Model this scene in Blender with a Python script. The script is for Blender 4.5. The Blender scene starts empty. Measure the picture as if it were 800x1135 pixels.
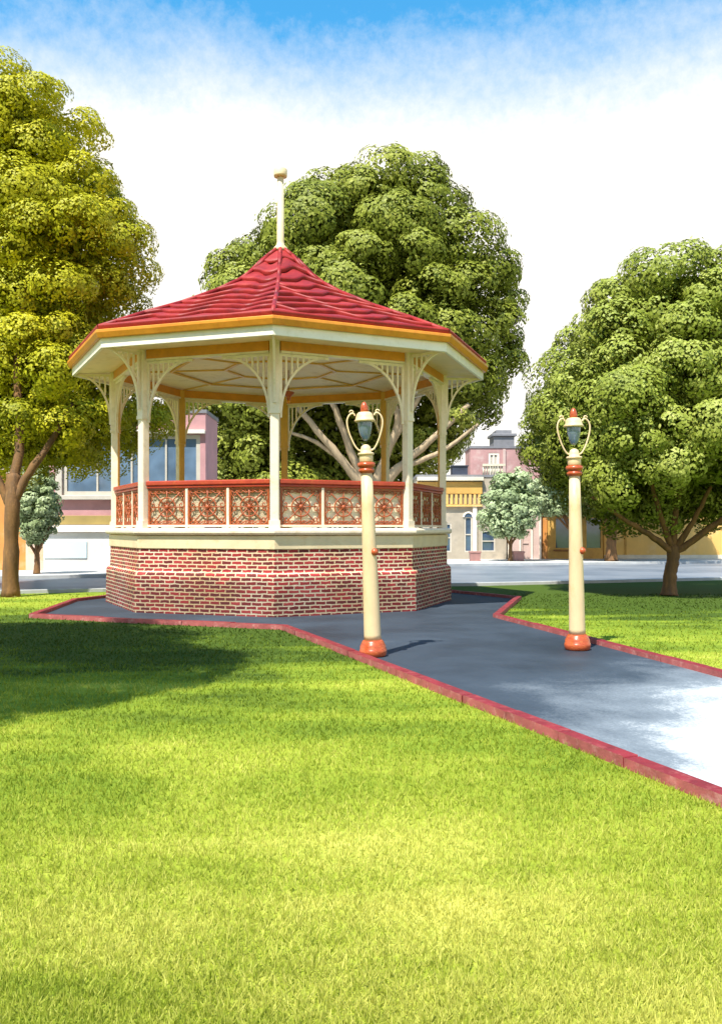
import bpy, math, random
import numpy as np
from mathutils import Vector, Matrix
PI = math.pi
scene = bpy.context.scene
COL = scene.collection
rng = np.random.default_rng(7)
random.seed(5)

# ------------------------------------------------------------------ survey of the place (metres)
EYE = 1.79
FOC = 1013.0
HOR = 586.0
def gp(x, y):
    """a sighted point on level ground"""
    d = FOC*EYE/(y-HOR)
    return ((x-400)/FOC*d, d)
def sx(x, d): return (x-400)/FOC*d
def sz(y, d): return EYE + (HOR-y)/FOC*d

# ------------------------------------------------------------------ mesh helpers
class MB:
    def __init__(s): s.v=[]; s.f=[]; s.m=[]; s.s=[]; s.uv=None
    def add(s, vs, fs, mat=0, smooth=False):
        o=len(s.v); s.v += [tuple(v) for v in vs]
        for f in fs:
            s.f.append(tuple(i+o for i in f)); s.m.append(mat); s.s.append(smooth)
    def box(s, x0,x1,y0,y1,z0,z1, mat=0, T=None):
        vs=[(x,y,z) for z in (z0,z1) for y in (y0,y1) for x in (x0,x1)]
        if T: vs=[T(*v) for v in vs]
        s.add(vs,[(0,2,3,1),(4,5,7,6),(0,1,5,4),(2,6,7,3),(0,4,6,2),(1,3,7,5)],mat)
    def prism(s, poly, z0, z1, mat=0, T=None):
        n=len(poly); vs=[(x,y,z0) for x,y in poly]+[(x,y,z1) for x,y in poly]
        if T: vs=[T(*v) for v in vs]
        s.add(vs,[tuple(range(n))[::-1],tuple(range(n,2*n))]+[(i,(i+1)%n,n+(i+1)%n,n+i) for i in range(n)],mat)
    def tube(s, pts, r, n=8, mat=0, cap=True, smooth=True):
        pts=[Vector(p) for p in pts]; N=len(pts)
        rr=r if isinstance(r,(list,tuple)) else [r]*N
        prev=None; rings=[]
        for i,p in enumerate(pts):
            t=(pts[min(i+1,N-1)]-pts[max(i-1,0)])
            if t.length<1e-9: t=Vector((0,0,1))
            t.normalize()
            if prev is None:
                a=Vector((0,0,1)) if abs(t.z)<.9 else Vector((1,0,0))
                u=t.cross(a).normalized()
            else:
                u=(prev-t*prev.dot(t))
                u=u.normalized() if u.length>1e-6 else t.orthogonal().normalized()
            w=t.cross(u); prev=u
            rings.append([p+(u*math.cos(2*PI*k/n)+w*math.sin(2*PI*k/n))*rr[i] for k in range(n)])
        vs=[v for R in rings for v in R]; fs=[]
        for i in range(N-1):
            for k in range(n):
                fs.append((i*n+k,i*n+(k+1)%n,(i+1)*n+(k+1)%n,(i+1)*n+k))
        if cap: fs += [tuple(range(n))[::-1], tuple(range((N-1)*n,N*n))]
        s.add(vs,fs,mat,smooth)
    def lathe(s, prof, n=28, c=(0,0,0), mat=0, smooth=True):
        vs=[]; fs=[]
        for r,z in prof:
            for k in range(n):
                a=2*PI*k/n; vs.append((c[0]+r*math.cos(a),c[1]+r*math.sin(a),c[2]+z))
        for i in range(len(prof)-1):
            for k in range(n):
                fs.append((i*n+k,i*n+(k+1)%n,(i+1)*n+(k+1)%n,(i+1)*n+k))
        fs += [tuple(range(n))[::-1], tuple(range((len(prof)-1)*n,len(prof)*n))]
        s.add(vs,fs,mat,smooth)
    def ring(s, prof, n=8, mat=0, off=0.0, closed=True):
        """closed (r,z) section swept round an n-gon whose vertices stand at k*360/n"""
        P=len(prof); vs=[]; fs=[]
        for k in range(n):
            t=2*PI*k/n+off
            for r,z in prof: vs.append((r*math.sin(t),-r*math.cos(t),z))
        for k in range(n):
            k2=(k+1)%n
            for i in range(P if closed else P-1):
                j=(i+1)%P
                fs.append((k*P+i,k2*P+i,k2*P+j,k*P+j))
        s.add(vs,fs,mat)
    def build(s, name, mats, parent=None, bevel=0.0, weld=False):
        me=bpy.data.meshes.new(name)
        me.from_pydata(s.v,[],s.f)
        for m in (mats if isinstance(mats,(list,tuple)) else [mats]): me.materials.append(m)
        me.polygons.foreach_set('material_index',s.m)
        me.polygons.foreach_set('use_smooth',s.s)
        me.update()
        o=bpy.data.objects.new(name,me); COL.objects.link(o)
        if parent: o.parent=parent
        if bevel>0:
            b=o.modifiers.new('bevel','BEVEL'); b.width=bevel; b.segments=2; b.limit_method='ANGLE'; b.angle_limit=math.radians(40)
        return o
def tag(o, label=None, cat=None, group=None, kind=None):
    if label: o['label']=label
    if cat: o['category']=cat
    if group: o['group']=group
    if kind: o['kind']=kind
    return o
def empty(name, loc, rz=0.0):
    o=bpy.data.objects.new(name,None); COL.objects.link(o); o.location=loc; o.rotation_euler=(0,0,rz); o.empty_display_size=.3
    return o
def dup(o, parent=None, loc=None, rz=None):
    c=o.copy(); COL.objects.link(c)
    if parent: c.parent=parent
    if loc is not None: c.location=loc
    if rz is not None: c.rotation_euler=(0,0,rz)
    return c
def dup_tree(o, parent=None, loc=None, rz=None):
    c=dup(o,parent,loc,rz)
    for ch in list(o.children): dup_tree(ch,c)
    return c

# ------------------------------------------------------------------ materials
def newmat(name):
    m=bpy.data.materials.new(name); m.use_nodes=True
    nt=m.node_tree; b=nt.nodes['Principled BSDF']
    return m,nt,b
def N(nt,t,**kw):
    n=nt.nodes.new(t)
    for k,v in kw.items():
        if k in n.inputs: n.inputs[k].default_value=v
        else: setattr(n,k,v)
    return n
def ramp(nt, fac, stops, interp='LINEAR'):
    r=nt.nodes.new('ShaderNodeValToRGB'); r.color_ramp.interpolation=interp
    e=r.color_ramp.elements
    while len(e)<len(stops): e.new(.5)
    for i,(p,c) in enumerate(stops):
        e[i].position=p; e[i].color=(c[0],c[1],c[2],1) if not isinstance(c,(int,float)) else (c,c,c,1)
    nt.links.new(fac,r.inputs[0]); return r
def paint(name, c, rough=.5, var=.18, scale=3.0, bump=.15, bscale=60, dirt=None, spec=.5, stretch=(1,1,1)):
    """a painted / rendered surface: mottled tone, small stains, fine relief"""
    m,nt,b=newmat(name); L=nt.links.new
    tc=N(nt,'ShaderNodeTexCoord'); mp=N(nt,'ShaderNodeMapping'); mp.inputs['Scale'].default_value=stretch
    L(tc.outputs['Object'],mp.inputs['Vector'])
    n1=N(nt,'ShaderNodeTexNoise',Scale=scale,Detail=8.0,Roughness=.65); L(mp.outputs[0],n1.inputs['Vector'])
    lo=tuple(x*(1-var) for x in c); hi=tuple(min(1,x*(1+var*.6)) for x in c)
    r=ramp(nt,n1.outputs['Fac'],[(.3,lo),(.7,hi)])
    out=r.outputs['Color']
    if dirt:
        n3=N(nt,'ShaderNodeTexNoise',Scale=scale*2.3,Detail=10.0,Roughness=.7); L(mp.outputs[0],n3.inputs['Vector'])
        rr=ramp(nt,n3.outputs['Fac'],[(.52,0.0),(.72,.75)])
        mx=N(nt,'ShaderNodeMix',data_type='RGBA'); L(rr.outputs[0],mx.inputs['Factor']); L(out,mx.inputs['A']); mx.inputs['B'].default_value=(*dirt,1)
        out=mx.outputs['Result']
    L(out,b.inputs['Base Color'])
    n2=N(nt,'ShaderNodeTexNoise',Scale=bscale,Detail=5.0); L(tc.outputs['Object'],n2.inputs['Vector'])
    bp=N(nt,'ShaderNodeBump',Strength=bump,Distance=.01); L(n2.outputs['Fac'],bp.inputs['Height']); L(bp.outputs[0],b.inputs['Normal'])
    r2=ramp(nt,n1.outputs['Fac'],[(.3,rough*.8),(.7,min(1,rough*1.2))]); L(r2.outputs[0],b.inputs['Roughness'])
    b.inputs['Specular IOR Level'].default_value=spec
    return m

CREAM=(.87,.715,.55); WHITE=(.86,.78,.67); OCHRE=(.74,.40,.07); ORANGE=(.72,.27,.025); REDO=(.42,.050,.022)
M={}
M['cream']=paint('cream_paint',CREAM,.42,.12,2.5,.12,dirt=(.62,.48,.27))
M['cream_band']=paint('cream_render',(.74,.60,.37),.6,.14,2.0,.2,dirt=(.62,.42,.2))
M['white']=paint('white_paint',WHITE,.4,.08,2.0,.1,dirt=(.7,.62,.46))
M['ceiling']=paint('ceiling_boards',(.92,.72,.46),.6,.12,1.2,.1,dirt=(.66,.46,.2))
M['ochre']=paint('ochre_paint',OCHRE,.45,.15,3,.12,dirt=(.6,.3,.05))
M['orange']=paint('orange_paint',ORANGE,.4,.2,3,.12,dirt=(.58,.16,.02))
M['rail']=paint('red_rail_paint',REDO,.35,.2,5,.12,dirt=(.5,.12,.02))
M['iron']=paint('red_iron_paint',(.36,.075,.020),.45,.35,9,.1,dirt=(.42,.17,.03))
M['pole']=paint('pole_paint',(.70,.53,.31),.42,.16,2.5,.08,dirt=(.60,.36,.13),stretch=(1,1,.4))
M['lampred']=paint('lamp_red_paint',(.42,.075,.022),.3,.28,9,.1,dirt=(.66,.24,.06),stretch=(1,1,3))
M['stone']=paint('footpath_concrete',(.52,.52,.50),.8,.15,1.2,.3)
M['kerbgrey']=paint('kerb_concrete',(.42,.43,.43),.8,.2,2,.3)
M['edging']=paint('red_edging',(.22,.014,.022),.6,.4,4,.4,dirt=(.36,.10,.09))
M['edgeside']=paint('limewashed_edging_side',(.36,.09,.085),.8,.4,3,.4,dirt=(.55,.30,.27))
M['roofgrey']=paint('grey_roof_sheet',(.22,.22,.24),.5,.25,1.5,.1)
M['lining']=paint('lining_board_paint',(.90,.76,.52),.6,.08,2,.1)
M['slab']=paint('bandstand_floor',(.70,.57,.40),.7,.2,2,.2)
M['bark']=paint('bark_brown',(.17,.085,.03),.85,.5,6,1.0,18,dirt=(.30,.15,.05),stretch=(1,1,.25))
M['barkpale']=paint('bark_pale',(.42,.32,.20),.85,.35,4,.8,14,dirt=(.30,.2,.12),stretch=(1,1,.25))
M['pinkwall']=paint('pink_stucco',(.52,.27,.28),.8,.25,.7,.3,25,dirt=(.42,.2,.22))
M['mauvewall']=paint('mauve_stucco',(.48,.27,.26),.8,.25,.7,.3,25,dirt=(.62,.5,.46))
M['palepink']=paint('pale_pink_stucco',(.58,.43,.39),.8,.18,.8,.3,25,dirt=(.6,.45,.42))
M['whitewall']=paint('white_stucco',(.66,.65,.63),.8,.14,.6,.3,25,dirt=(.5,.5,.52))
M['panelblue']=paint('pale_blue_panel',(.55,.70,.76),.35,.08,1,.05)
M['olive']=paint('olive_band',(.34,.25,.08),.7,.2,1,.2)
M['beige']=paint('beige_stucco',(.60,.46,.36),.8,.2,.8,.3,25,dirt=(.62,.32,.12))
M['greybeige']=paint('grey_beige_stucco',(.42,.36,.28),.8,.28,.8,.3,25,dirt=(.27,.24,.21))
M['creamwall']=paint('cream_stucco',(.70,.64,.50),.8,.2,.8,.3,25,dirt=(.55,.5,.42))
M['ochrewall']=paint('ochre_stucco',(.62,.36,.09),.8,.3,.7,.3,25,dirt=(.40,.21,.05))
M['orangewall']=paint('orange_stucco',(.60,.25,.06),.8,.25,.7,.3,25,dirt=(.66,.4,.2))
M['brown']=paint('brown_parapet',(.24,.10,.03),.7,.4,1.5,.4,18,dirt=(.42,.2,.04))
M['yellowwall']=paint('yellow_stucco',(.76,.48,.14),.8,.25,.35,.3,25,dirt=(.74,.58,.34))
M['frame']=paint('window_frame_paint',(.55,.5,.43),.5,.12,2,.1)
M['darkvent']=paint('dark_slate',(.045,.055,.085),.5,.4,2,.2)
M['planter']=paint('terracotta_planter',(.36,.18,.16),.7,.2,3,.3)

def glass(name,c,rough=.07):
    m,nt,b=newmat(name); L=nt.links.new
    tc=N(nt,'ShaderNodeTexCoord'); n=N(nt,'ShaderNodeTexNoise',Scale=.8,Detail=3.0); L(tc.outputs['Object'],n.inputs['Vector'])
    r=ramp(nt,n.outputs['Fac'],[(.3,tuple(x*.6 for x in c)),(.7,tuple(x*1.4 for x in c))]); L(r.outputs[0],b.inputs['Base Color'])
    b.inputs['Roughness'].default_value=rough; b.inputs['Specular IOR Level'].default_value=.9; b.inputs['IOR'].default_value=1.6
    bp=N(nt,'ShaderNodeBump',Strength=.06,Distance=.02); L(n.outputs['Fac'],bp.inputs['Height']); L(bp.outputs[0],b.inputs['Normal'])
    return m
M['pane']=glass('window_glass',(.06,.10,.17))
M['shopglass']=glass('shop_window_glass',(.13,.20,.30),.1)
# lamp glass: a frosted blue grey bowl
m,nt,b=newmat('lamp_glass'); b.inputs['Base Color'].default_value=(.20,.27,.36,1); b.inputs['Roughness'].default_value=.12
b.inputs['Transmission Weight'].default_value=.45; b.inputs['IOR'].default_value=1.45; b.inputs['Coat Weight'].default_value=.6
M['lampglass']=m

# brick: laid on UVs measured in metres
def brick_mat():
    m,nt,b=newmat('red_brick'); L=nt.links.new
    uv=N(nt,'ShaderNodeUVMap'); 
    nz=N(nt,'ShaderNodeTexNoise',Scale=9.0,Detail=2.0); L(uv.outputs[0],nz.inputs['Vector'])
    ad=N(nt,'ShaderNodeVectorMath',operation='MULTIPLY_ADD'); L(nz.outputs['Color'],ad.inputs[0]); ad.inputs[1].default_value=(.05,.036,0); L(uv.outputs[0],ad.inputs[2])
    br=N(nt,'ShaderNodeTexBrick',Scale=1.0); br.inputs['Brick Width'].default_value=.235; br.inputs['Row Height'].default_value=.082
    br.inputs['Mortar Size'].default_value=.0145; br.inputs['Mortar Smooth'].default_value=.2; br.inputs['Bias'].default_value=-.1
    br.inputs['Color1'].default_value=(0,0,0,1); br.inputs['Color2'].default_value=(1,1,1,1); br.inputs['Mortar'].default_value=(.5,.5,.5,1)
    sxy=N(nt,'ShaderNodeSeparateXYZ'); L(uv.outputs[0],sxy.inputs[0])
    br.offset=.5; L(ad.outputs[0],br.inputs['Vector'])
    big=N(nt,'ShaderNodeTexNoise',Scale=.9,Detail=4.0); L(uv.outputs[0],big.inputs['Vector'])
    mm=N(nt,'ShaderNodeMath',operation='MULTIPLY_ADD'); L(big.outputs['Fac'],mm.inputs[0]); mm.inputs[1].default_value=1.1; mm.inputs[2].default_value=-.55
    sm=N(nt,'ShaderNodeMath',operation='ADD'); L(br.outputs['Color'],sm.inputs[0]); L(mm.outputs[0],sm.inputs[1])
    col=ramp(nt,sm.outputs[0],[(.0,(.14,.010,.011)),(.3,(.23,.012,.014)),(.65,(.36,.020,.022)),(1.0,(.46,.05,.05))])
    dn=N(nt,'ShaderNodeTexNoise',Scale=2.6,Detail=7.0,Roughness=.7); L(uv.outputs[0],dn.inputs['Vector'])
    da=N(nt,'ShaderNodeMath',operation='MULTIPLY_ADD'); L(dn.outputs['Fac'],da.inputs[0]); da.inputs[1].default_value=-1.1; L(sxy.outputs['Y'],da.inputs[2])
    dr=ramp(nt,da.outputs[0],[(.0,.55),(.35,1.0)])
    fine=N(nt,'ShaderNodeTexNoise',Scale=45.0,Detail=5.0); L(uv.outputs[0],fine.inputs['Vector'])
    mor=ramp(nt,big.outputs['Fac'],[(.35,(.66,.47,.24)),(.65,(.76,.66,.48))])
    mx=N(nt,'ShaderNodeMix',data_type='RGBA'); L(br.outputs['Fac'],mx.inputs['Factor']); L(col.outputs[0],mx.inputs['A']); L(mor.outputs[0],mx.inputs['B'])
    mv=N(nt,'ShaderNodeMix',data_type='RGBA',blend_type='MULTIPLY'); mv.inputs['Factor'].default_value=.5
    fr=ramp(nt,fine.outputs['Fac'],[(.3,.6),(.65,1.0)]); L(mx.outputs['Result'],mv.inputs['A']); L(fr.outputs[0],mv.inputs['B'])
    dm=N(nt,'ShaderNodeMix',data_type='RGBA',blend_type='MULTIPLY'); dm.inputs['Factor'].default_value=.9; L(mv.outputs['Result'],dm.inputs['A']); L(dr.outputs[0],dm.inputs['B'])
    L(dm.outputs['Result'],b.inputs['Base Color']); b.inputs['Roughness'].default_value=.8
    hh=N(nt,'ShaderNodeMath',operation='MULTIPLY_ADD'); L(br.outputs['Fac'],hh.inputs[0]); hh.inputs[1].default_value=-1.0; L(fine.outputs['Fac'],hh.inputs[2])
    bp=N(nt,'ShaderNodeBump',Strength=.6,Distance=.012); L(hh.outputs[0],bp.inputs['Height']); L(bp.outputs[0],b.inputs['Normal'])
    return m
M['brick']=brick_mat()

def roof_mat():
    m,nt,b=newmat('red_roof_tiles'); L=nt.links.new
    tc=N(nt,'ShaderNodeTexCoord'); n=N(nt,'ShaderNodeTexNoise',Scale=1.4,Detail=9.0,Roughness=.7); L(tc.outputs['Object'],n.inputs['Vector'])
    r=ramp(nt,n.outputs['Fac'],[(.28,(.15,.005,.004)),(.5,(.31,.009,.007)),(.72,(.43,.035,.022))]); L(r.outputs[0],b.inputs['Base Color'])
    r2=ramp(nt,n.outputs['Fac'],[(.3,.48),(.7,.65)]); L(r2.outputs[0],b.inputs['Roughness'])
    f=N(nt,'ShaderNodeTexNoise',Scale=30.0,Detail=6.0,Roughness=.7); L(tc.outputs['Object'],f.inputs['Vector'])
    fr=ramp(nt,f.outputs['Fac'],[(.3,.62),(.6,1.0)]); mv=N(nt,'ShaderNodeMix',data_type='RGBA',blend_type='MULTIPLY'); mv.inputs['Factor'].default_value=.7
    L(r.outputs[0],mv.inputs['A']); L(fr.outputs[0],mv.inputs['B']); L(mv.outputs['Result'],b.inputs['Base Color'])
    bp=N(nt,'ShaderNodeBump',Strength=.35,Distance=.012); L(f.outputs['Fac'],bp.inputs['Height']); L(bp.outputs[0],b.inputs['Normal'])
    return m
M['roof']=roof_mat()

def grass_colour(nt, pos):
    """patchy lawn: sunlit foreground and tree shade painted into its colour"""
    L=nt.links.new
    n=N(nt,'ShaderNodeTexNoise',Scale=.28,Detail=5.0,Roughness=.6,Distortion=.4); L(pos,n.inputs['Vector'])
    mp=N(nt,'ShaderNodeMapping'); mp.inputs['Scale'].default_value=(.22,.9,1); L(pos,mp.inputs['Vector'])
    n2=N(nt,'ShaderNodeTexNoise',Scale=1.0,Detail=6.0,Roughness=.65); L(mp.outputs[0],n2.inputs['Vector'])
    a=N(nt,'ShaderNodeMath',operation='MULTIPLY_ADD'); L(n2.outputs['Fac'],a.inputs[0]); a.inputs[1].default_value=.8; L(n.outputs['Fac'],a.inputs[2])
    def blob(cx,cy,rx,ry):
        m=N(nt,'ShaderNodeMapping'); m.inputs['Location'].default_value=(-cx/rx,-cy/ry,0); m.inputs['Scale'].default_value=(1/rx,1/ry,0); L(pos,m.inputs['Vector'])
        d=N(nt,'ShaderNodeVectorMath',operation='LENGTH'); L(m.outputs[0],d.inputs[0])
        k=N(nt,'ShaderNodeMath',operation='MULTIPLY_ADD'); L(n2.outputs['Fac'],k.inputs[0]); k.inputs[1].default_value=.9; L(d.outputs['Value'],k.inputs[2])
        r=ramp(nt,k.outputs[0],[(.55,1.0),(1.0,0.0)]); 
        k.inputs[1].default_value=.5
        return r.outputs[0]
    sun_patch=blob(.6,2.6,9.0,7.5); lawn_shade=blob(-4.0,15.2,11.0,7.0); shade=blob(8.5,25.5,15.0,12.0)  # bright foreground and two shaded areas put into the grass colour
    q=N(nt,'ShaderNodeMath',operation='MULTIPLY_ADD'); L(sun_patch,q.inputs[0]); q.inputs[1].default_value=.21; L(a.outputs[0],q.inputs[2])
    q2=N(nt,'ShaderNodeMath',operation='MULTIPLY_ADD'); L(lawn_shade,q2.inputs[0]); q2.inputs[1].default_value=-.36; L(q.outputs[0],q2.inputs[2])
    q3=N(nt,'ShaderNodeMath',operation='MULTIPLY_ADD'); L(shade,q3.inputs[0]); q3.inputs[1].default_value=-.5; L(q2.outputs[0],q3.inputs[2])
    return q3.outputs[0]
GR=[(.60,(.055,.095,.010)),(.84,(.19,.265,.022)),(1.04,(.34,.395,.038)),(1.26,(.60,.58,.13))]
GR=[((p-.5)/.9,c) for p,c in GR]
def lawn_mat():
    m,nt,b=newmat('lawn_grass'); L=nt.links.new
    ge=N(nt,'ShaderNodeNewGeometry')
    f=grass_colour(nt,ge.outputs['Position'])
    s=N(nt,'ShaderNodeMath',operation='MULTIPLY_ADD'); L(f,s.inputs[0]); s.inputs[1].default_value=1/.9; s.inputs[2].default_value=-.5/.9
    fi=N(nt,'ShaderNodeTexNoise',Scale=9.0,Detail=9.0,Roughness=.75); L(ge.outputs['Position'],fi.inputs['Vector'])
    s2=N(nt,'ShaderNodeMath',operation='MULTIPLY_ADD'); L(fi.outputs['Fac'],s2.inputs[0]); s2.inputs[1].default_value=.5; s2.inputs[2].default_value=-.3
    s3=N(nt,'ShaderNodeMath',operation='ADD'); L(s.outputs[0],s3.inputs[0]); L(s2.outputs[0],s3.inputs[1])
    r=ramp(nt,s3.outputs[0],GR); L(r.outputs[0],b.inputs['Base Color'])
    b.inputs['Roughness'].default_value=.9; b.inputs['Specular IOR Level'].default_value=.15
    bp=N(nt,'ShaderNodeBump',Strength=.6,Distance=.05); L(fi.outputs['Fac'],bp.inputs['Height']); L(bp.outputs[0],b.inputs['Normal'])
    return m
M['lawn']=lawn_mat()
def blade_mat():
    m,nt,b=newmat('grass_blades'); L=nt.links.new
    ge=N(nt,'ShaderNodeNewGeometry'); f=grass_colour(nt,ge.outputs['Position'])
    s=N(nt,'ShaderNodeMath',operation='MULTIPLY_ADD'); L(f,s.inputs[0]); s.inputs[1].default_value=1/.9; s.inputs[2].default_value=-.5/.9
    at=N(nt,'ShaderNodeAttribute',attribute_name='tone')
    s2=N(nt,'ShaderNodeMath',operation='MULTIPLY_ADD'); L(at.outputs['Fac'],s2.inputs[0]); s2.inputs[1].default_value=.30; s2.inputs[2].default_value=-.09
    s3=N(nt,'ShaderNodeMath',operation='ADD'); L(s.outputs[0],s3.inputs[0]); L(s2.outputs[0],s3.inputs[1])
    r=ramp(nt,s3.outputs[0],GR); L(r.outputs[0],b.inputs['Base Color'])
    b.inputs['Roughness'].default_value=.6; b.inputs['Specular IOR Level'].default_value=.2
    tr=N(nt,'ShaderNodeBsdfTranslucent'); L(r.outputs[0],tr.inputs['Color'])
    ms=N(nt,'ShaderNodeMixShader'); ms.inputs[0].default_value=.4; L(b.outputs[0],ms.inputs[1]); L(tr.outputs[0],ms.inputs[2])
    L(ms.outputs[0],nt.nodes['Material Output'].inputs['Surface'])
    return m
M['blade']=blade_mat()
def leaf_mat(name, stops, trans=.10):
    m,nt,b=newmat(name); L=nt.links.new
    at=N(nt,'ShaderNodeAttribute',attribute_name='tone')
    r=ramp(nt,at.outputs['Fac'],stops); L(r.outputs[0],b.inputs['Base Color'])
    b.inputs['Roughness'].default_value=.55; b.inputs['Specular IOR Level'].default_value=.25
    tr=N(nt,'ShaderNodeBsdfTranslucent'); L(r.outputs[0],tr.inputs['Color'])
    ms=N(nt,'ShaderNodeMixShader'); ms.inputs[0].default_value=trans; L(b.outputs[0],ms.inputs[1]); L(tr.outputs[0],ms.inputs[2])
    L(ms.outputs[0],nt.nodes['Material Output'].inputs['Surface'])
    return m
M['leaf_yellow']=leaf_mat('leaf_yellow_green',trans=.2,stops=[(0,(.18,.20,.007)),(.5,(.42,.405,.010)),(1,(.62,.55,.02))])
M['leaf_green']=leaf_mat('leaf_olive_green',[(0,(.07,.09,.008)),(.5,(.20,.23,.02)),(1,(.40,.41,.08))])
M['leaf_mid']=leaf_mat('leaf_mid_green',[(0,(.10,.13,.014)),(.5,(.24,.285,.032)),(1,(.44,.47,.12))])
M['leaf_dark']=leaf_mat('leaf_dark_green',[(0,(.025,.035,.006)),(.5,(.07,.095,.012)),(1,(.15,.18,.03))])
M['leaf_pale']=leaf_mat('leaf_pale_green',[(0,(.16,.22,.09)),(.5,(.36,.44,.22)),(1,(.58,.64,.42))])

def path_mat():
    m,nt,b=newmat('asphalt_path_painted_glare'); L=nt.links.new
    ge=N(nt,'ShaderNodeNewGeometry')
    n=N(nt,'ShaderNodeTexNoise',Scale=.55,Detail=8.0,Roughness=.62,Distortion=.3); L(ge.outputs['Position'],n.inputs['Vector'])
    f=N(nt,'ShaderNodeTexNoise',Scale=38.0,Detail=4.0,Roughness=.7); L(ge.outputs['Position'],f.inputs['Vector'])
    a=N(nt,'ShaderNodeMath',operation='MULTIPLY_ADD'); L(f.outputs['Fac'],a.inputs[0]); a.inputs[1].default_value=.35; L(n.outputs['Fac'],a.inputs[2])
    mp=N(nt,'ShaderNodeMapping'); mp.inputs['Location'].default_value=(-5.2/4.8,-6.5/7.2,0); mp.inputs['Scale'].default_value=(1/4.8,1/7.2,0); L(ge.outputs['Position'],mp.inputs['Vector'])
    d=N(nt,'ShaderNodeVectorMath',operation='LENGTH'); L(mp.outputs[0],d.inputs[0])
    glare=ramp(nt,d.outputs['Value'],[(.22,.52),(1.0,0.0)])  # sun glare at the right end painted in as a pale ellipse
    dk=N(nt,'ShaderNodeMath',operation='ADD'); hf=N(nt,'ShaderNodeMath',operation='MULTIPLY_ADD'); L(a.outputs[0],hf.inputs[0]); hf.inputs[1].default_value=.55; hf.inputs[2].default_value=.29; L(hf.outputs[0],dk.inputs[0]); L(glare.outputs[0],dk.inputs[1])
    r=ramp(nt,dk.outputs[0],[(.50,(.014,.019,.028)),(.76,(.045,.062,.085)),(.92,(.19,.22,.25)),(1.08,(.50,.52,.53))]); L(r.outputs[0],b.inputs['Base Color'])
    rr=ramp(nt,n.outputs['Fac'],[(.35,.6),(.65,.8)]); L(rr.outputs[0],b.inputs['Roughness'])
    b.inputs['Specular IOR Level'].default_value=.3
    bp=N(nt,'ShaderNodeBump',Strength=.5,Distance=.006); L(f.outputs['Fac'],bp.inputs['Height']); L(bp.outputs[0],b.inputs['Normal'])
    return m
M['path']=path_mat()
def road_mat():
    m,nt,b=newmat('road_asphalt'); L=nt.links.new
    ge=N(nt,'ShaderNodeNewGeometry')
    n=N(nt,'ShaderNodeTexNoise',Scale=.3,Detail=8.0,Roughness=.6); L(ge.outputs['Position'],n.inputs['Vector'])
    r=ramp(nt,n.outputs['Fac'],[(.35,(.12,.145,.18)),(.65,(.24,.265,.30))]); L(r.outputs[0],b.inputs['Base Color'])
    b.inputs['Roughness'].default_value=.45
    f=N(nt,'ShaderNodeTexNoise',Scale=30.0,Detail=4.0); L(ge.outputs['Position'],f.inputs['Vector'])
    bp=N(nt,'ShaderNodeBump',Strength=.3,Distance=.006); L(f.outputs['Fac'],bp.inputs['Height']); L(bp.outputs[0],b.inputs['Normal'])
    return m
M['road']=road_mat()

# ------------------------------------------------------------------ setting: ground, road, paths
mb=MB(); mb.add([(-900,-300,0),(900,-300,0),(900,1500,0),(-900,1500,0)],[(0,1,2,3)])
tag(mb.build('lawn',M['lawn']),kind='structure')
near=[(-60,22.0)]+[gp(*p) for p in ((-120,662),(0,658),(113,655.5),(209,652),(320,650.8),(520,649.2),(800,642.5))]+[(60,43)]
far=[(-60,29)]+[gp(*p) for p in ((-120,644),(0,642.5),(130,640),(300,632.5),(520,627.6),(800,624.5))]+[(60,60)]
mb=MB()
vs=[(x,y,.008) for x,y in near]+[(x,y,.008) for x,y in far]; n=len(near)
mb.add(vs,[(i,i+1,n+i+1,n+i) for i in range(n-1)])
tag(mb.build('road',M['road']),kind='structure')
def strip(poly,w0,w1,z0,z1,mat,name,closed=False,jitter=0):
    """raised strip between two offsets (left of travel is positive)"""
    P=[Vector(p) for p in poly]; k=len(P); A=[];B=[]
    for i in range(k):
        d0=(P[i]-P[i-1]).normalized() if (i>0 or closed) else (P[1]-P[0]).normalized()
        d1=(P[(i+1)%k]-P[i]).normalized() if (i<k-1 or closed) else d0
        t=(d0+d1).normalized(); nn=Vector((-t.y,t.x)); c=max(.45,nn.dot(Vector((-d1.y,d1.x))))
        A.append(P[i]+nn*w0/c); B.append(P[i]+nn*w1/c)
    m=MB(); vs=[]
    for i in range(k):
        vs += [(A[i].x,A[i].y,z0),(A[i].x,A[i].y,z1),(B[i].x,B[i].y,z1),(B[i].x,B[i].y,z0)]
    fs=[]
    for i in range(k if closed else k-1):
        a=i*4; c=((i+1)%k)*4
        for q in range(4): fs.append((a+q,a+(q+1)%4,c+(q+1)%4,c+q))
    if not closed: fs += [(0,1,2,3),((k-1)*4+3,(k-1)*4+2,(k-1)*4+1,(k-1)*4)]
    m.add(vs,fs); o=m.build(name,mat,bevel=.015); tag(o,kind='structure'); return o
strip(near,-.05,-.22,-.02,.10,M['kerbgrey'],'road_kerb')
strip(far,0,.3,-.02,.13,M['kerbgrey'],'footpath_kerb')
mb=MB()
fz=.126
vs=[(x,y+.29,fz) for x,y in far]+[(x,max(y+.29,62) ,fz) for x,y in far]
mb.add(vs,[(i,i+1,n+i+1,n+i) for i in range(n-1)])
tag(mb.build('footpath',M['stone']),kind='structure')

GC=Vector((-1.98,22.515)); GR_R=4.0; GROT=.0591
def oct_pt(r,deg):
    t=math.radians(deg)+GROT
    return (GC.x+r*math.sin(t),GC.y-r*math.cos(t))
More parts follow.
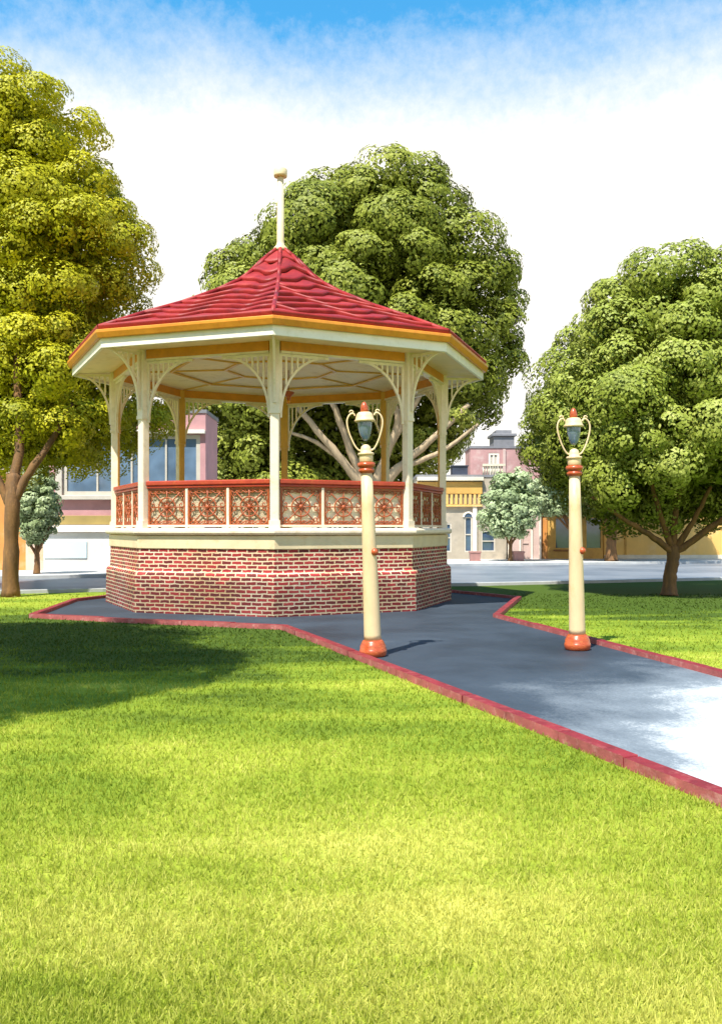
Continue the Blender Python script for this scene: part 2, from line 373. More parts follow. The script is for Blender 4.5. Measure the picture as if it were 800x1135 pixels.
# path outline, counter-clockwise seen from above, starting at the near right end
PA=[(3.62,2.0),gp(785,889),gp(312,698),gp(150,691),gp(33,685)]
PB=[(-7.05,22.3),oct_pt(5.0,-135),oct_pt(4.9,180),oct_pt(4.95,135),gp(506,657.5),gp(577,664.5),gp(553,685),gp(785,746),(6.3,2.0)]
path_poly=PA+PB
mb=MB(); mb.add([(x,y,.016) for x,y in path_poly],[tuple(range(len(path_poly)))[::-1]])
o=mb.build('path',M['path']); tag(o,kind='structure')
def kerb_blocks(poly,w0,w1,z1,name):
    P=[Vector(p) for p in poly]; k=len(P); A=[];Bq=[]
    g=random.Random(9)
    for i in range(k):
        d0=(P[i]-P[i-1]).normalized() if i>0 else (P[1]-P[0]).normalized()
        d1=(P[i+1]-P[i]).normalized() if i<k-1 else d0
        t=(d0+d1).normalized(); nn=Vector((-t.y,t.x)); c=max(.4,nn.dot(Vector((-d1.y,d1.x))))
        A.append(P[i]+nn*w0/c); Bq.append(P[i]+nn*w1/c)
    m=MB()
    for i in range(k-1):
        L_=(P[i+1]-P[i]).length; nb=max(1,round(L_/.92)); gap=.005/L_
        for j in range(nb):
            f0=j/nb+(gap if j else 0); f1=(j+1)/nb-(gap if j<nb-1 else 0)
            dz=g.uniform(-.006,.006); dw=g.uniform(-.006,.006)
            q=[A[i].lerp(A[i+1],f0),A[i].lerp(A[i+1],f1),Bq[i].lerp(Bq[i+1],f1),Bq[i].lerp(Bq[i+1],f0)]
            nn=(Bq[i]-A[i]).normalized(); q=[p+nn*dw for p in q]
            vs=[(p.x,p.y,-.03) for p in q]+[(p.x,p.y,z1+dz) for p in q]
            m.add(vs,[(4,5,6,7),(1,2,6,5),(3,0,4,7)],0); m.add(vs,[(0,1,5,4),(2,3,7,6)],1)
    return tag(m.build(name,[M['edging'],M['edgeside']],None,.012),kind='structure')
path_poly2=path_poly
kerb_blocks(path_poly,-.125,.01,.085,'path_kerb')

def in_poly(px,py,poly):
    inside=np.zeros(len(px),bool); k=len(poly)
    for i in range(k):
        x0,y0=poly[i]; x1,y1=poly[(i+1)%k]
        c=((y0>py)!=(y1>py))&(px<(x1-x0)*(py-y0)/((y1-y0) if y1!=y0 else 1e-9)+x0)
        inside^=c
    return inside

# ------------------------------------------------------------------ grass blades (one uncountable mass)
def quick_mesh(name, verts, nper, mat, tone, parent=None, smooth=False):
    """verts (n*nper,3): n polygons of nper corners"""
    me=bpy.data.meshes.new(name); nv=len(verts); nf=nv//nper
    me.vertices.add(nv); me.vertices.foreach_set('co',verts.astype(np.float32).ravel())
    me.loops.add(nv); me.loops.foreach_set('vertex_index',np.arange(nv,dtype=np.int32))
    me.polygons.add(nf); me.polygons.foreach_set('loop_start',np.arange(0,nv,nper,dtype=np.int32))
    me.materials.append(mat)
    at=me.attributes.new('tone','FLOAT','FACE'); at.data.foreach_set('value',tone.astype(np.float32))
    me.update(calc_edges=True)
    o=bpy.data.objects.new(name,me); COL.objects.link(o)
    if parent: o.parent=parent
    return o
def make_grass(n=330000):
    u=rng.random(n); y0,y1=2.3,25.0
    Y=1/(1/y0-u*(1/y0-1/y1))
    X=(rng.random(n)-.5)*2*(Y*.43+1.3)
    k=~in_poly(X,Y,path_poly)
    for (a,bx) in ((X,Y),): pass
    yk=np.interp(X,[p[0] for p in near],[p[1] for p in near])
    k&=(Y<yk-.35)
    X,Y=X[k],Y[k]; n=len(X)
    h=(.020+.026*rng.random(n)); w=np.maximum(.0032,.00065*Y)*(0.8+.6*rng.random(n))
    a=rng.random(n)*2*PI; lean=rng.random(n)*.045; la=rng.random(n)*2*PI
    b=np.stack([X,Y,np.zeros(n)],1)
    s=np.stack([np.cos(a),np.sin(a),np.zeros(n)],1)*w[:,None]
    tip=b+np.stack([np.cos(la)*lean,np.sin(la)*lean,h],1)
    v=np.stack([b-s,b+s,tip],1).reshape(-1,3)
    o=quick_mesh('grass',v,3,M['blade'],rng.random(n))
    tag(o,'short mown grass blades covering the sunlit park lawn','grass',kind='stuff')
make_grass()

# ------------------------------------------------------------------ bandstand
B=empty('bandstand',(GC.x,GC.y,0),GROT)
tag(B,'octagonal bandstand with red roof, cream posts and iron railings on a red brick base','bandstand')
R=GR_R; K=math.cos(PI/8)
def fac(k):   # facet k runs from vertex 45k to 45(k+1): returns local transform (u along, w outward, z)
    t=math.radians(45*k+22.5); ap=R*K
    def T(u,w,z): return (math.sin(t)*(ap+w)+math.cos(t)*u, -math.cos(t)*(ap+w)+math.sin(t)*u, z)
    return T,t
# brick base with uv in metres
def brick_ring(prof,name):
    me_v=[];fs=[];uvs=[]
    for k in range(8):
        for i in range(len(prof)-1):
            q=[]
            for kk,(r,z) in ((k,prof[i]),(k+1,prof[i]),(k+1,prof[i+1]),(k,prof[i+1])):
                t=2*PI*kk/8; me_v.append((r*math.sin(t),-r*math.cos(t),z)); q.append(len(me_v)-1)
                uvs.append(((kk-k-.5)*prof[0][0]*.7654+k*3.43,z))
            fs.append(q)
    me=bpy.data.meshes.new(name); me.from_pydata(me_v,[],fs); uvl=me.uv_layers.new(name='UVMap')
    for l in range(len(me.loops)): uvl.data[l].uv=uvs[me.loops[l].vertex_index]
    me.materials.append(M['brick']); o=bpy.data.objects.new(name,me); COL.objects.link(o); o.parent=B; return o
brick_ring([(4.235,-.05),(4.225,.80),(4.215,.84),(4.13,.92),(4.12,1.38)],'brick_base')
mb=MB(); mb.ring([(3.9,1.372),(4.15,1.372),(4.16,1.64),(4.10,1.66),(3.9,1.66)]); mb.build('fascia_band',M['cream_band'],B,.01)
mb=MB(); mb.ring([(3.6,1.662),(4.20,1.662),(4.25,1.70),(4.25,1.76),(4.20,1.80),(3.6,1.80)]); mb.build('coping',M['cream'],B,.012)
mb=MB(); mb.ring([(0.02,1.6),(3.62,1.6),(3.62,1.79),(.02,1.79)]); mb.build('floor',M['slab'],B)
FZ=1.80; BZ0=5.40; BZ1=5.60
# posts: chamfered square, cream outside; shade on the inward faces painted in as ochre
def post_mesh():
    m=MB(); a=.092
    def col(a,c,z0,z1):
        p=[(-a+c,-a),(a-c,-a),(a,-a+c),(a,a-c),(a-c,a),(-a+c,a),(-a,a-c),(-a,-a+c)]
        n=8; vs=[(x,y,z0) for x,y in p]+[(x,y,z1) for x,y in p]
        m.add(vs,[tuple(range(n))[::-1],tuple(range(n,2*n))],0)
        for i in range(n):
            m.add([vs[i],vs[(i+1)%n],vs[n+(i+1)%n],vs[n+i]],[(0,1,2,3)],1 if i in (3,4,5) else 0)
    col(.115,.012,FZ,FZ+.16); col(a,.022,FZ+.16,4.12); col(.112,.012,4.12,4.19); col(.1,.012,4.19,BZ1+.0)
    return m
protoP=post_mesh().build('post',[M['cream'],M['ochre']],B)
for k in range(8):
    t=2*PI*k/8
    o=protoP if k==0 else dup(protoP,B)
    o.location=(R*math.sin(t),-R*math.cos(t),0); o.rotation_euler=(0,0,t)
# ring beam, one length per side
def beam():
    m=MB(); L=R*math.sin(PI/8)-.105
    m.box(-L,L,-.07,.07,BZ0,BZ1-.003); m.box(-L,L,-.085,.085,BZ0-.045,BZ0-.002,1)
    return m
pb=beam().build('beam',[M['orange'],M['cream']],B,.006)
for k in range(8):
    t=math.radians(45*k+22.5); o=pb if k==0 else dup(pb,B)
    o.location=(R*K*math.sin(t),-R*K*math.cos(t),0); o.rotation_euler=(0,0,t)
# fretwork brackets: a quarter-arc, a top batten and upright slats
def bracket(L,H,ns,name,drop=0.0):
    """runs along +x from the post face, top at z=0, foot at z=-H; drop tilts nothing, top batten level"""
    m=MB(); th=.026
    def arc(f):   # f 0 at foot .. 1 at tip: concave quarter curve
        a=f*PI/2
        return (L*(1-math.cos(a))**1.05, -H*(1-math.sin(a)))
    pts=[arc(i/18) for i in range(19)]
    up=[(x,z+.055) for x,z in pts]
    for i in range(18):
        q=[(pts[i][0],z_) for z_ in ()]
        x0,z0=pts[i]; x1,z1=pts[i+1]
        d=math.hypot(x1-x0,z1-z0); nx,nz=-(z1-z0)/d,(x1-x0)/d; w=.048
        vs=[(x0,-th,z0),(x1,-th,z1),(x1-nx*-w*0+nx*w*-1,-th,z1-nz*w),(x0-nx*w,-th,z0-nz*w)]
        vs=[(x0,-th,z0),(x1,-th,z1),(x1-nx*w,-th,z1-nz*w),(x0-nx*w,-th,z0-nz*w)]
        bs=[(x,th,z) for x,_,z in vs]
        m.add(vs+bs,[(0,1,2,3),(7,6,5,4),(0,4,5,1),(3,2,6,7)]+([(0,3,7,4)] if i==0 else [])+([(1,5,6,2)] if i==17 else []))
    m.box(0,L,-th*.9,th*.9,-.06,0)
    m.box(0,.05,-th*.9,th*.9,-H,-.061)
    for j in range(ns):
        x=.07+(L-.20)*(j+.6)/ns
        # height of the curve at x
        f=math.acos(max(-1,min(1,1-(x/L)**(1/1.05))))/(PI/2); zc=arc(f)[1]
        if zc<-.09: m.box(x-.019,x+.019,-th*.6,th*.6,zc,-.061)
    return m
def place_bracket(o,k,ang,rad):
    pass
pbr=bracket(1.08,1.30,7,'bracket').build('bracket',M['cream'],B)
first=True
for k in range(8):
    T,t=fac(k); half=R*math.sin(PI/8)
    for s in (-1,1):
        o=pbr if first else dup(pbr,B); first=False
        x,y,z=T(s*(half-.10),0,BZ0-.048)
        o.location=(x,y,z); o.rotation_euler=(0,0,t if s<0 else t+PI)
pbe=bracket(.86,1.22,5,'eave_bracket').build('eave_bracket',M['cream'],B)
for k in range(8):
    t=2*PI*k/8; o=pbe if k==0 else dup(pbe,B)
    o.location=((R+.1)*math.sin(t),-(R+.1)*math.cos(t),BZ1-.05); o.rotation_euler=(0,0,t-PI/2)
# railings
def spiral(cx,cz,r,a0,turn,n=12,s=1):
    return [(cx+r*(1-.75*i/n)*math.cos(a0+s*turn*i/n),0,cz+r*(1-.75*i/n)*math.sin(a0+s*turn*i/n)) for i in range(n+1)]
def iron_panel(W,H):
    m=MB(); cx,cz=0,H/2; tr=.0135
    def ringp(r,n=28): return [(cx+r*math.cos(2*PI*i/n),0,cz+r*math.sin(2*PI*i/n)) for i in range(n+1)]
    m.tube(ringp(.20),.016,6,cap=False)
    m.tube([(0,-.03,cz),(0,.03,cz)],.045,10)
    for j in range(8):
        a=j*PI/4; L=(.36 if j%2==0 else .44)*(W/.9 if j%4==0 else 1)
        L=min(L,.36) if j%2==0 else L
        m.tube([(cx,0,cz),(cx+L*math.cos(a),0,cz+L*math.sin(a))],tr,6)
        ex,ez=cx+L*math.cos(a),cz+L*math.sin(a)
        for s in (-1,1):
            c0=a+s*PI/2; r=.052
            m.tube(spiral(ex+r*math.cos(c0)*1.0-.02*math.cos(a),ez+r*math.sin(c0)-.02*math.sin(a),r,c0+PI,4.6,12,-s),tr*.85,5)
        if j%2==1:
            for s in (-1,1):
                c0=a+s*PI/2; r=.032; bx,bz=cx+.10*math.cos(a),cz+.10*math.sin(a)
                m.tube(spiral(bx+r*math.cos(c0),bz+r*math.sin(c0),r,c0+PI,4.5,10,-s),tr*.75,5)
    # border: flat bars and a running scroll inside them
    w=W/2
    for x in (-w+.02,w-.02): m.box(x-.018,x+.018,-.014,.014,0,H)
    m.box(-w+.039,w-.039,-.014,.014,0,.03); m.box(-w+.039,w-.039,-.014,.014,H-.03,H)
    def wave(z,sg):
        n=40; return [(-w+.05+(W-.1)*i/n,0,z+sg*.028*math.sin(i/n*PI*6)) for i in range(n+1)]
    m.tube(wave(.066,1),tr*.8,5); m.tube(wave(H-.066,-1),tr*.8,5); m.tube(wave(.066,-1),tr*.7,5); m.tube(wave(H-.066,1),tr*.7,5)
    for x,sg in ((-w+.066,1),(w-.066,-1)):
        n=36; m.tube([(x+sg*.024*math.sin(i/n*PI*6),0,.04+(H-.08)*i/n) for i in range(n+1)],tr*.8,5)
    return m
half=R*math.sin(PI/8)-.095; PW=(2*half-.02)/3-.05; PH=.79
def handrail():
    m=MB(); m.box(-half,half,-.075,.075,2.70,2.80); m.box(-half,half,-.05,.05,2.64,2.698); return m
hr=handrail().build('railing',M['rail'],B,.02)
m=MB(); m.box(-half,half,-.035,.035,1.83,1.87)
br_=m.build('bottom_rail',M['cream'],hr)
pa=iron_panel(PW,PH-.02).build('iron_panel',M['iron'],hr)
m=MB(); m.box(-.028,.028,-.03,.03,FZ,2.639)
sc_=m.build('stanchion',M['cream'],hr,.005)
pitch=PW+.06
pa.location=(-pitch,0,1.858); 
for j in (0,1): dup(pa,hr).location=(j*pitch,0,1.858)
sc_.location=(-pitch/2,0,0); dup(sc_,hr).location=(pitch/2,0,0)
m=MB()
for j in range(6): m.box(-half,half,.045+.004*(j%2),.075,1.875+j*.128,1.875+j*.128+.125)
for k in range(8):
    t=math.radians(45*k+22.5); o=hr if k==0 else dup_tree(hr,B)
    o.location=(R*K*math.sin(t),-R*K*math.cos(t),0); o.rotation_euler=(0,0,t)
    if k in (7,0,2,3,4,5):
        bd=m.build('lining_board',M['lining'],o); bd['label']='cream boarding behind the iron panels'
# roof timbers and eaves
RE=5.06; EZ=5.86
mb=MB(); mb.ring([(RE-.02,EZ-.17),(RE+.05,EZ-.17),(RE+.10,EZ-.06),(RE+.10,EZ),(RE-.02,EZ)]); mb.build('gutter',M['orange'],B,.012)
mb=MB(); mb.ring([(RE-.09,EZ-.36),(RE-.022,EZ-.36),(RE-.022,EZ-.02),(RE-.09,EZ-.02)]); mb.build('fascia',M['white'],B,.008)
mb=MB(); mb.ring([(3.84,BZ1+.002),(RE-.092,EZ-.30),(RE-.092,EZ-.27),(3.84,BZ1+.03)]); mb.build('soffit',M['ceiling'],B)
mb=MB()
ri=1.35; zi=5.70
for k in range(8):
    a0,a1=2*PI*k/8,2*PI*(k+1)/8
    o0=(3.9*math.sin(a0),-3.9*math.cos(a0),BZ1+.004); o1=(3.9*math.sin(a1),-3.9*math.cos(a1),BZ1+.004)
    i0=(ri*math.sin(a0),-ri*math.cos(a0),zi); i1=(ri*math.sin(a1),-ri*math.cos(a1),zi)
    mb.add([o0,o1,i1,i0],[(0,1,2,3)]); mb.add([i0,i1,(0,0,zi+.01)],[(0,1,2)])
mb.build('ceiling',M['ceiling'],B)
def rib_mesh(p,q,w=.034,h=.035):
    m=MB(); m.tube([p,q],[w*.7,w*.7],4,smooth=False); return m
for k in range(8):
    a=2*PI*k/8; mm=rib_mesh((3.85*math.sin(a),-3.85*math.cos(a),BZ1-.01),(ri*math.sin(a),-ri*math.cos(a),zi-.012)); mm.build('ceiling_rib',M['ochre'],B)
mb=MB(); mb.ring([(ri-.04,zi-.04),(ri+.04,zi-.04),(ri+.04,zi),(ri-.04,zi)]); mb.ring([(2.62,5.60),(2.69,5.60),(2.69,5.64),(2.62,5.64)]); mb.build('ceiling_moulding',M['ochre'],B)
# tiled roof: courses with a scalloped lower edge
def roof():
    ctrl=[(5.10,5.88),(4.0,6.34),(3.0,6.75),(2.0,7.22),(1.3,7.61),(.8,7.99),(.42,8.38),(.12,8.64)]
    cr=np.array([c[0] for c in ctrl]); cz=np.array([c[1] for c in ctrl])
    sl=np.concatenate([[0],np.cumsum(np.hypot(np.diff(cr),np.diff(cz)))])
    ns=260; nu=50; S=sl[-1]*(np.linspace(0,1,ns))
    # smooth the profile
    def prof(s):
        acc_r=0;acc_z=0
        for d,wt in ((-.3,.25),(0,.5),(.3,.25)):
            q=np.clip(s+d,0,sl[-1]); acc_r=acc_r+wt*np.interp(q,sl,cr); acc_z=acc_z+wt*np.interp(q,sl,cz)
        e=np.clip(np.minimum(s,sl[-1]-s)/.3,0,1)
        return acc_r*e+np.interp(s,sl,cr)*(1-e), acc_z*e+np.interp(s,sl,cz)*(1-e)
    m=MB(); NC=10; course=sl[-1]/NC; nu=56; nr=6
    def wob(c,u,k,r):
        if c<=0 or c>=NC: return 0.0
        f=min(1,r/1.2)
        return course*f*(.31*math.sin(u*2*PI/1.45+k*1.3+c*.55)+.09*math.sin(u*2*PI/.66+k*2.1+c*1.3))
    for k in range(8):
        a0=2*PI*k/8;a1=2*PI*(k+1)/8;t=(a0+a1)/2
        def P(s,w,h):
            r,z=prof(max(0,min(sl[-1],s))); r=float(r);z=float(z)
            x=r*((1-w)*math.sin(a0)+w*math.sin(a1)); y=-r*((1-w)*math.cos(a0)+w*math.cos(a1))
            return (x+math.sin(t)*h*.42,y-math.cos(t)*h*.42,z+h*.9)
        for c in range(NC):
            r=float(prof(c*course)[0]); hh=.085*min(1,max(.25,r/.9))
            vs=[]
            for i in range(nr+3):
                for j in range(nu+1):
                    w=j/nu; u=(w-.5)*r*.765
                    lo=c*course-wob(c,u,k,r); up=(c+1)*course-wob(c+1,u,k,r)
                    if i==0: q=(lo+.01,-.02)
                    elif i==1: q=(lo,hh*.72)
                    else:
                        fr=(i-2)/nr; q=(lo+.022+(up+.03-lo-.022)*fr, hh*(1-fr)**.75+.006*(1-fr)-.012*(fr==1))
                    vs.append(P(q[0],w,q[1]))
            W_=nu+1
            m.add(vs,[(i*W_+j,i*W_+j+1,(i+1)*W_+j+1,(i+1)*W_+j) for i in range(nr+2) for j in range(nu)],0,True)
    return m
ro=roof().build('roof',M['roof'],B)
# hips over the facet joints
hips=MB()
for k in range(8):
    a=2*PI*k/8
    for (r0,z0,r1,z1) in ((5.08,5.93,4.0,6.40),(4.0,6.40,3.0,6.81),(3.0,6.81,2.0,7.28),(2.0,7.28,1.3,7.67),(1.3,7.67,.8,8.05),(.8,8.05,.42,8.43),(.42,8.43,.1,8.68)):
        hips.tube([(r0*math.sin(a),-r0*math.cos(a),z0),(r1*math.sin(a),-r1*math.cos(a),z1)],.05,8)
hips.build('ridge_caps',M['roof'],ro)
fp=MB(); fp.lathe([(.19,8.62),(.17,8.70),(.10,8.78),(.09,8.85),(.08,10.45)],16)
fo=fp.build('flagpole',M['cream_band'],B)
m=MB(); m.lathe([(.09,10.452),(.16,10.455),(.165,10.50),(.165,10.63),(.155,10.645),(.03,10.66)],20); m.build('cap',M['cream_band'],fo)

# pendant light hanging under the ceiling
P=empty('pendant_light',(GC.x+.20,GC.y-.05,4.95)); tag(P,'small red orange pendant light hanging under the bandstand ceiling','light')
m=MB(); m.lathe([(.012,.18),(.012,.74)],8); m.build('rod',M['iron'],P)
m=MB(); m.lathe([(.03,.0),(.06,.03),(.045,.07),(.10,.12),(.15,.17),(.13,.20),(.02,.23)],16); m.build('shade',M['lampred'],P)
m=MB(); m.lathe([(.001,-.09),(.045,-.06),(.055,-.03),(.03,-.002)],14); m.build('bulb',M['orange'],P)

# ------------------------------------------------------------------ lamps
def lamp():
    t=empty('street_lamp',(0,0,0))
    m=MB(); m.lathe([(.165,0),(.185,.02),(.192,.07),(.186,.10),(.18,.105),(.178,.15),(.165,.17),(.15,.205),(.135,.225),(.12,.23)],32); m.build('base',M['lampred'],t)
    m=MB(); m.lathe([(.122,.231),(.118,.30),(.112,.8),(.10,1.5),(.088,2.1),(.078,2.545)],28); m.build('shaft',M['pole'],t)
    m=MB(); m.lathe([(.08,2.546),(.105,2.56),(.115,2.585),(.105,2.61),(.088,2.615),(.10,2.625),(.124,2.645),(.128,2.665),(.118,2.69),(.09,2.70)],28); m.build('collar',M['lampred'],t)
    m=MB(); m.lathe([(.09,2.702),(.096,2.71),(.097,2.78),(.094,2.795),(.112,2.80),(.116,2.82),(.105,2.832),(.076,2.836),(.075,2.875),(.062,2.92),(.03,2.945),(.004,2.95)],28); m.build('capital',M['pole'],t)
    m=MB(); m.lathe([(.001,-.052),(.03,-.045),(.05,-.02),(.052,.005),(.045,.03),(.025,.047),(.001,.052)],18,(.07,-.075,1.45)); m.build('knob',M['lampred'],t)
    def arm(s):
        m=MB()
        ctl=[(.06,2.86),(.105,2.885),(.15,2.96),(.195,3.08),(.222,3.19),(.228,3.28),(.205,3.35),(.165,3.385),(.135,3.375),(.125,3.35)]
        pts=[]
        for i in range(len(ctl)-1):
            p0=ctl[max(i-1,0)];p1=ctl[i];p2=ctl[i+1];p3=ctl[min(i+2,len(ctl)-1)]
            for j in range(5):
                q=j/5
                pts.append(tuple(.5*((2*p1[c])+(-p0[c]+p2[c])*q+(2*p0[c]-5*p1[c]+4*p2[c]-p3[c])*q*q+(-p0[c]+3*p1[c]-3*p2[c]+p3[c])*q**3) for c in (0,1)))
        pts.append(ctl[-1])
        m.tube([(s*x*1.08,0,z) for x,z in pts],[.0125]*len(pts),10)
        m.tube([(s*(.178+.032*math.cos(a)*(1-a/9)),0,3.40+.032*math.sin(a)*(1-a/9)) for a in [i*.45 for i in range(14)]],.010,8)
        return m
    for s in (-1,1): arm(s).build('arm',M['pole'],t)
    m=MB(); m.lathe([(.12,3.262),(.142,3.268),(.146,3.285),(.128,3.30),(.122,3.335),(.108,3.372),(.085,3.395),(.05,3.40)],28); m.build('hood',M['pole'],t)
    m=MB(); m.lathe([(.05,3.401),(.056,3.41),(.055,3.44),(.046,3.49),(.030,3.525),(.012,3.54),(.001,3.543)],18); m.build('finial',M['lampred'],t)
    m=MB(); m.lathe([(.001,2.995),(.022,3.0),(.05,3.03),(.076,3.09),(.096,3.18),(.10,3.25),(.098,3.261)],24); m.build('glass_bowl',M['lampglass'],t)
    return t
l1=lamp(); l1.location=(.17,12.72,.016); l1.rotation_euler=(0,-.036,0)
tag(l1,'cream lamp post with red collar in front of the bandstand brickwork','street lamp','lamp posts along the path')
l2=dup_tree(l1); l2.location=(3.17,13.4,.016); l2.rotation_euler=(0,-.018,.12)
tag(l2,'cream lamp post with red collar at the right edge of the path','street lamp','lamp posts along the path')

# ------------------------------------------------------------------ trees
def unit(v): return v/np.maximum(np.linalg.norm(v,axis=1,keepdims=True),1e-9)
def crown_mesh(name,parent,rows,cx,cy,base,mat,nbig,rbig,nleaf,leaf,seed,depth=.85,filler=.15,keep=None,skip=None,shell=(.80,1.0),flat=.72,extra=(),sep=1.02):
    """rows: (z, x_left, x_right) in world metres; the crown is a body of billowing clumps carrying leaves"""
    g=np.random.default_rng(seed)
    rows=sorted(rows); Z=np.array([r[0] for r in rows]); XL=np.array([r[1] for r in rows]); XR=np.array([r[2] for r in rows])
    zz=np.linspace(Z[0],Z[-1],200); hw=np.interp(zz,Z,(XR-XL)/2)
    wgt=np.maximum(hw,.2); cdf=np.cumsum(wgt)/wgt.sum()
    C=[np.array(e[:3]) for e in extra];RB=[e[3] for e in extra]
    tries=0
    while len(C)<nbig and tries<nbig*40:
        tries+=1
        z=np.interp(g.random(),cdf,zz); h=np.interp(z,Z,(XR-XL)/2); mx=np.interp(z,Z,(XR+XL)/2)
        r=rbig*(.65+.75*g.random()); r=min(r,max(h*.9,.25*rbig))
        ph=g.random()*2*PI; rad=max(h-r*.85,0)*(shell[0]+(shell[1]-shell[0])*g.random()**.5)
        if g.random()<.35: rad=max(h-r*.85,0)
        zt=min(max(z,Z[0]+r*.55),Z[-1]-r*.75)
        p=np.array([mx+rad*math.cos(ph),cy+rad*math.sin(ph)*depth,zt])
        if any(np.linalg.norm((p-q)*np.array([1,1,1.25]))<sep*(r+rq)/2 for q,rq in zip(C,RB)): continue
        if skip is not None and skip(p): continue
        C.append(p); RB.append(r)
    C=np.array(C);RB=np.array(RB); nb=len(C)
    axis=np.stack([np.interp(C[:,2],Z,(XR+XL)/2),np.full(nb,cy),C[:,2]],1)
    # second level: knobs on the upper outer side of each clump
    ns=22; D=g.normal(size=(nb,ns,3)); D=D/np.linalg.norm(D,axis=2,keepdims=True)
    out=unit(C-axis+np.array([0,0,.001]))
    D=D+out[:,None,:]*.45+np.array([0,0,.35]); D/=np.linalg.norm(D,axis=2,keepdims=True)
    sc=np.array([1,1,flat])
    SC=C[:,None,:]+D*(RB[:,None,None]*.76)*sc
    SR=RB[:,None]*(.20+.18*g.random((nb,ns)))
    clump_tone=g.normal(0,.10,nb)[:,None]+g.normal(0,.07,(nb,ns))
    SC=SC.reshape(-1,3);SR=SR.ravel();ct=clump_tone.ravel(); SD=D.reshape(-1,3)
    w=SR**2; w/=w.sum(); idx=g.choice(len(SR),nleaf,p=w)
    d=unit(g.normal(size=(nleaf,3))+SD[idx]*.55+np.array([0,0,.2]))
    thin=np.where(g.random(nleaf)<.84,.97+.08*g.random(nleaf),.7+.55*g.random(nleaf)); pos=SC[idx]+d*(SR[idx]*thin)[:,None]*np.array([1,1,.85])
    nor=unit(d*.7+SD[idx]*.7+g.normal(size=(nleaf,3))*.17)
    size=leaf*(.65+.7*g.random(nleaf))
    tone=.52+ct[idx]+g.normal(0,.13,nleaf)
    nf=int(nleaf*filler)
    if nf:
        z=np.interp(g.random(nf),cdf,zz); h=np.interp(z,Z,(XR-XL)/2); mx=np.interp(z,Z,(XR+XL)/2)
        ph=g.random(nf)*2*PI; rr=h*.70*np.sqrt(g.random(nf))
        p2=np.stack([mx+rr*np.cos(ph),cy+rr*np.sin(ph)*depth,np.clip(z,Z[0]+rbig*.4,Z[-1]-rbig*.8)],1)
        if skip is not None: p2=p2[~np.array([skip(p) for p in p2])]
        nf=len(p2)
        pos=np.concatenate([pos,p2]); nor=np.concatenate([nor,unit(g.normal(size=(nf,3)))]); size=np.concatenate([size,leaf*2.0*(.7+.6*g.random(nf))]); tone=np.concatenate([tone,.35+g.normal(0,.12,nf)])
    if keep is not None:
        k=keep(pos); pos,nor,size,tone=pos[k],nor[k],size[k],tone[k]
    n=len(pos)
    a=unit(np.cross(nor,g.normal(size=(n,3)))); b=np.cross(nor,a)
    L=size[:,None]
    v=np.stack([pos-a*L*.55,pos-b*L*.33+nor*L*.06,pos+a*L*.55-nor*L*.1,pos+b*L*.33+nor*L*.06],1)
    v=v.reshape(-1,3)-np.array(base)
    return quick_mesh(name,v,4,mat,np.clip(tone,0,1),parent), C, RB
def wood(pts,r0,r1,seed,n=10,sub=5,wob=.06):
    g=random.Random(seed); out=[];rad=[]
    N_=len(pts)
    for i in range(N_-1):
        p0=pts[max(i-1,0)];p1=pts[i];p2=pts[i+1];p3=pts[min(i+2,N_-1)]
        for j in range(sub):
            q=j/sub; out.append([.5*((2*p1[c])+(-p0[c]+p2[c])*q+(2*p0[c]-5*p1[c]+4*p2[c]-p3[c])*q*q+(-p0[c]+3*p1[c]-3*p2[c]+p3[c])*q**3) for c in range(3)])
    out.append(list(pts[-1])); T=len(out)
    for i in range(T):
        f=i/(T-1); rad.append((r0+(r1-r0)*f)*(1+g.uniform(-.08,.08)))
        if 0<i<T-1:
            for c in range(3): out[i][c]+=g.uniform(-1,1)*wob*(r0+.02)
    return out,rad
def tree(name,label,cat,base,rows,cy,mat,nbig,rbig,nleaf,leaf,seed,trunk,limbs,bark,group=None,flare=1.5,**kw):
    """trunk: list of world points; limbs: (points, r0, r1)"""
    t=empty(name,(base[0],base[1],base[2]))
    tag(t,label,cat,group)
    loc=lambda P:[(p[0]-base[0],p[1]-base[1],p[2]-base[2]) for p in P]
    pts,r0,r1=trunk; o,rd=wood(loc(pts),r0,r1,seed,wob=.05)
    rd=[r*(1+(flare-1)*math.exp(-max(p[2],0)/(r0*1.3))) for r,p in zip(rd,o)]
    m=MB(); m.tube(o,rd,14); tr=m.build('trunk',bark,t)
    for i,(pts,a,b) in enumerate(limbs):
        o,rd=wood(loc(pts),a,b,seed+i+1,wob=.12); m=MB(); m.tube(o,rd,9); m.build('limb',bark,t)
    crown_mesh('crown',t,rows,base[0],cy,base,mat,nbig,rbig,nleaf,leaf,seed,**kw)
    return t
def W(rows,d): return [(sz(y,d),sx(a,d),sx(b,d)) for y,a,b in rows]
def Pt(x,y,d): return (sx(x,d),d,sz(y,d))

def off_bandstand(pos):
    d=np.hypot(pos[:,0]-GC.x,pos[:,1]-GC.y)
    return ~((d<5.45)&(pos[:,2]<8.9-.62*np.minimum(d,5.45)*.75+.3))
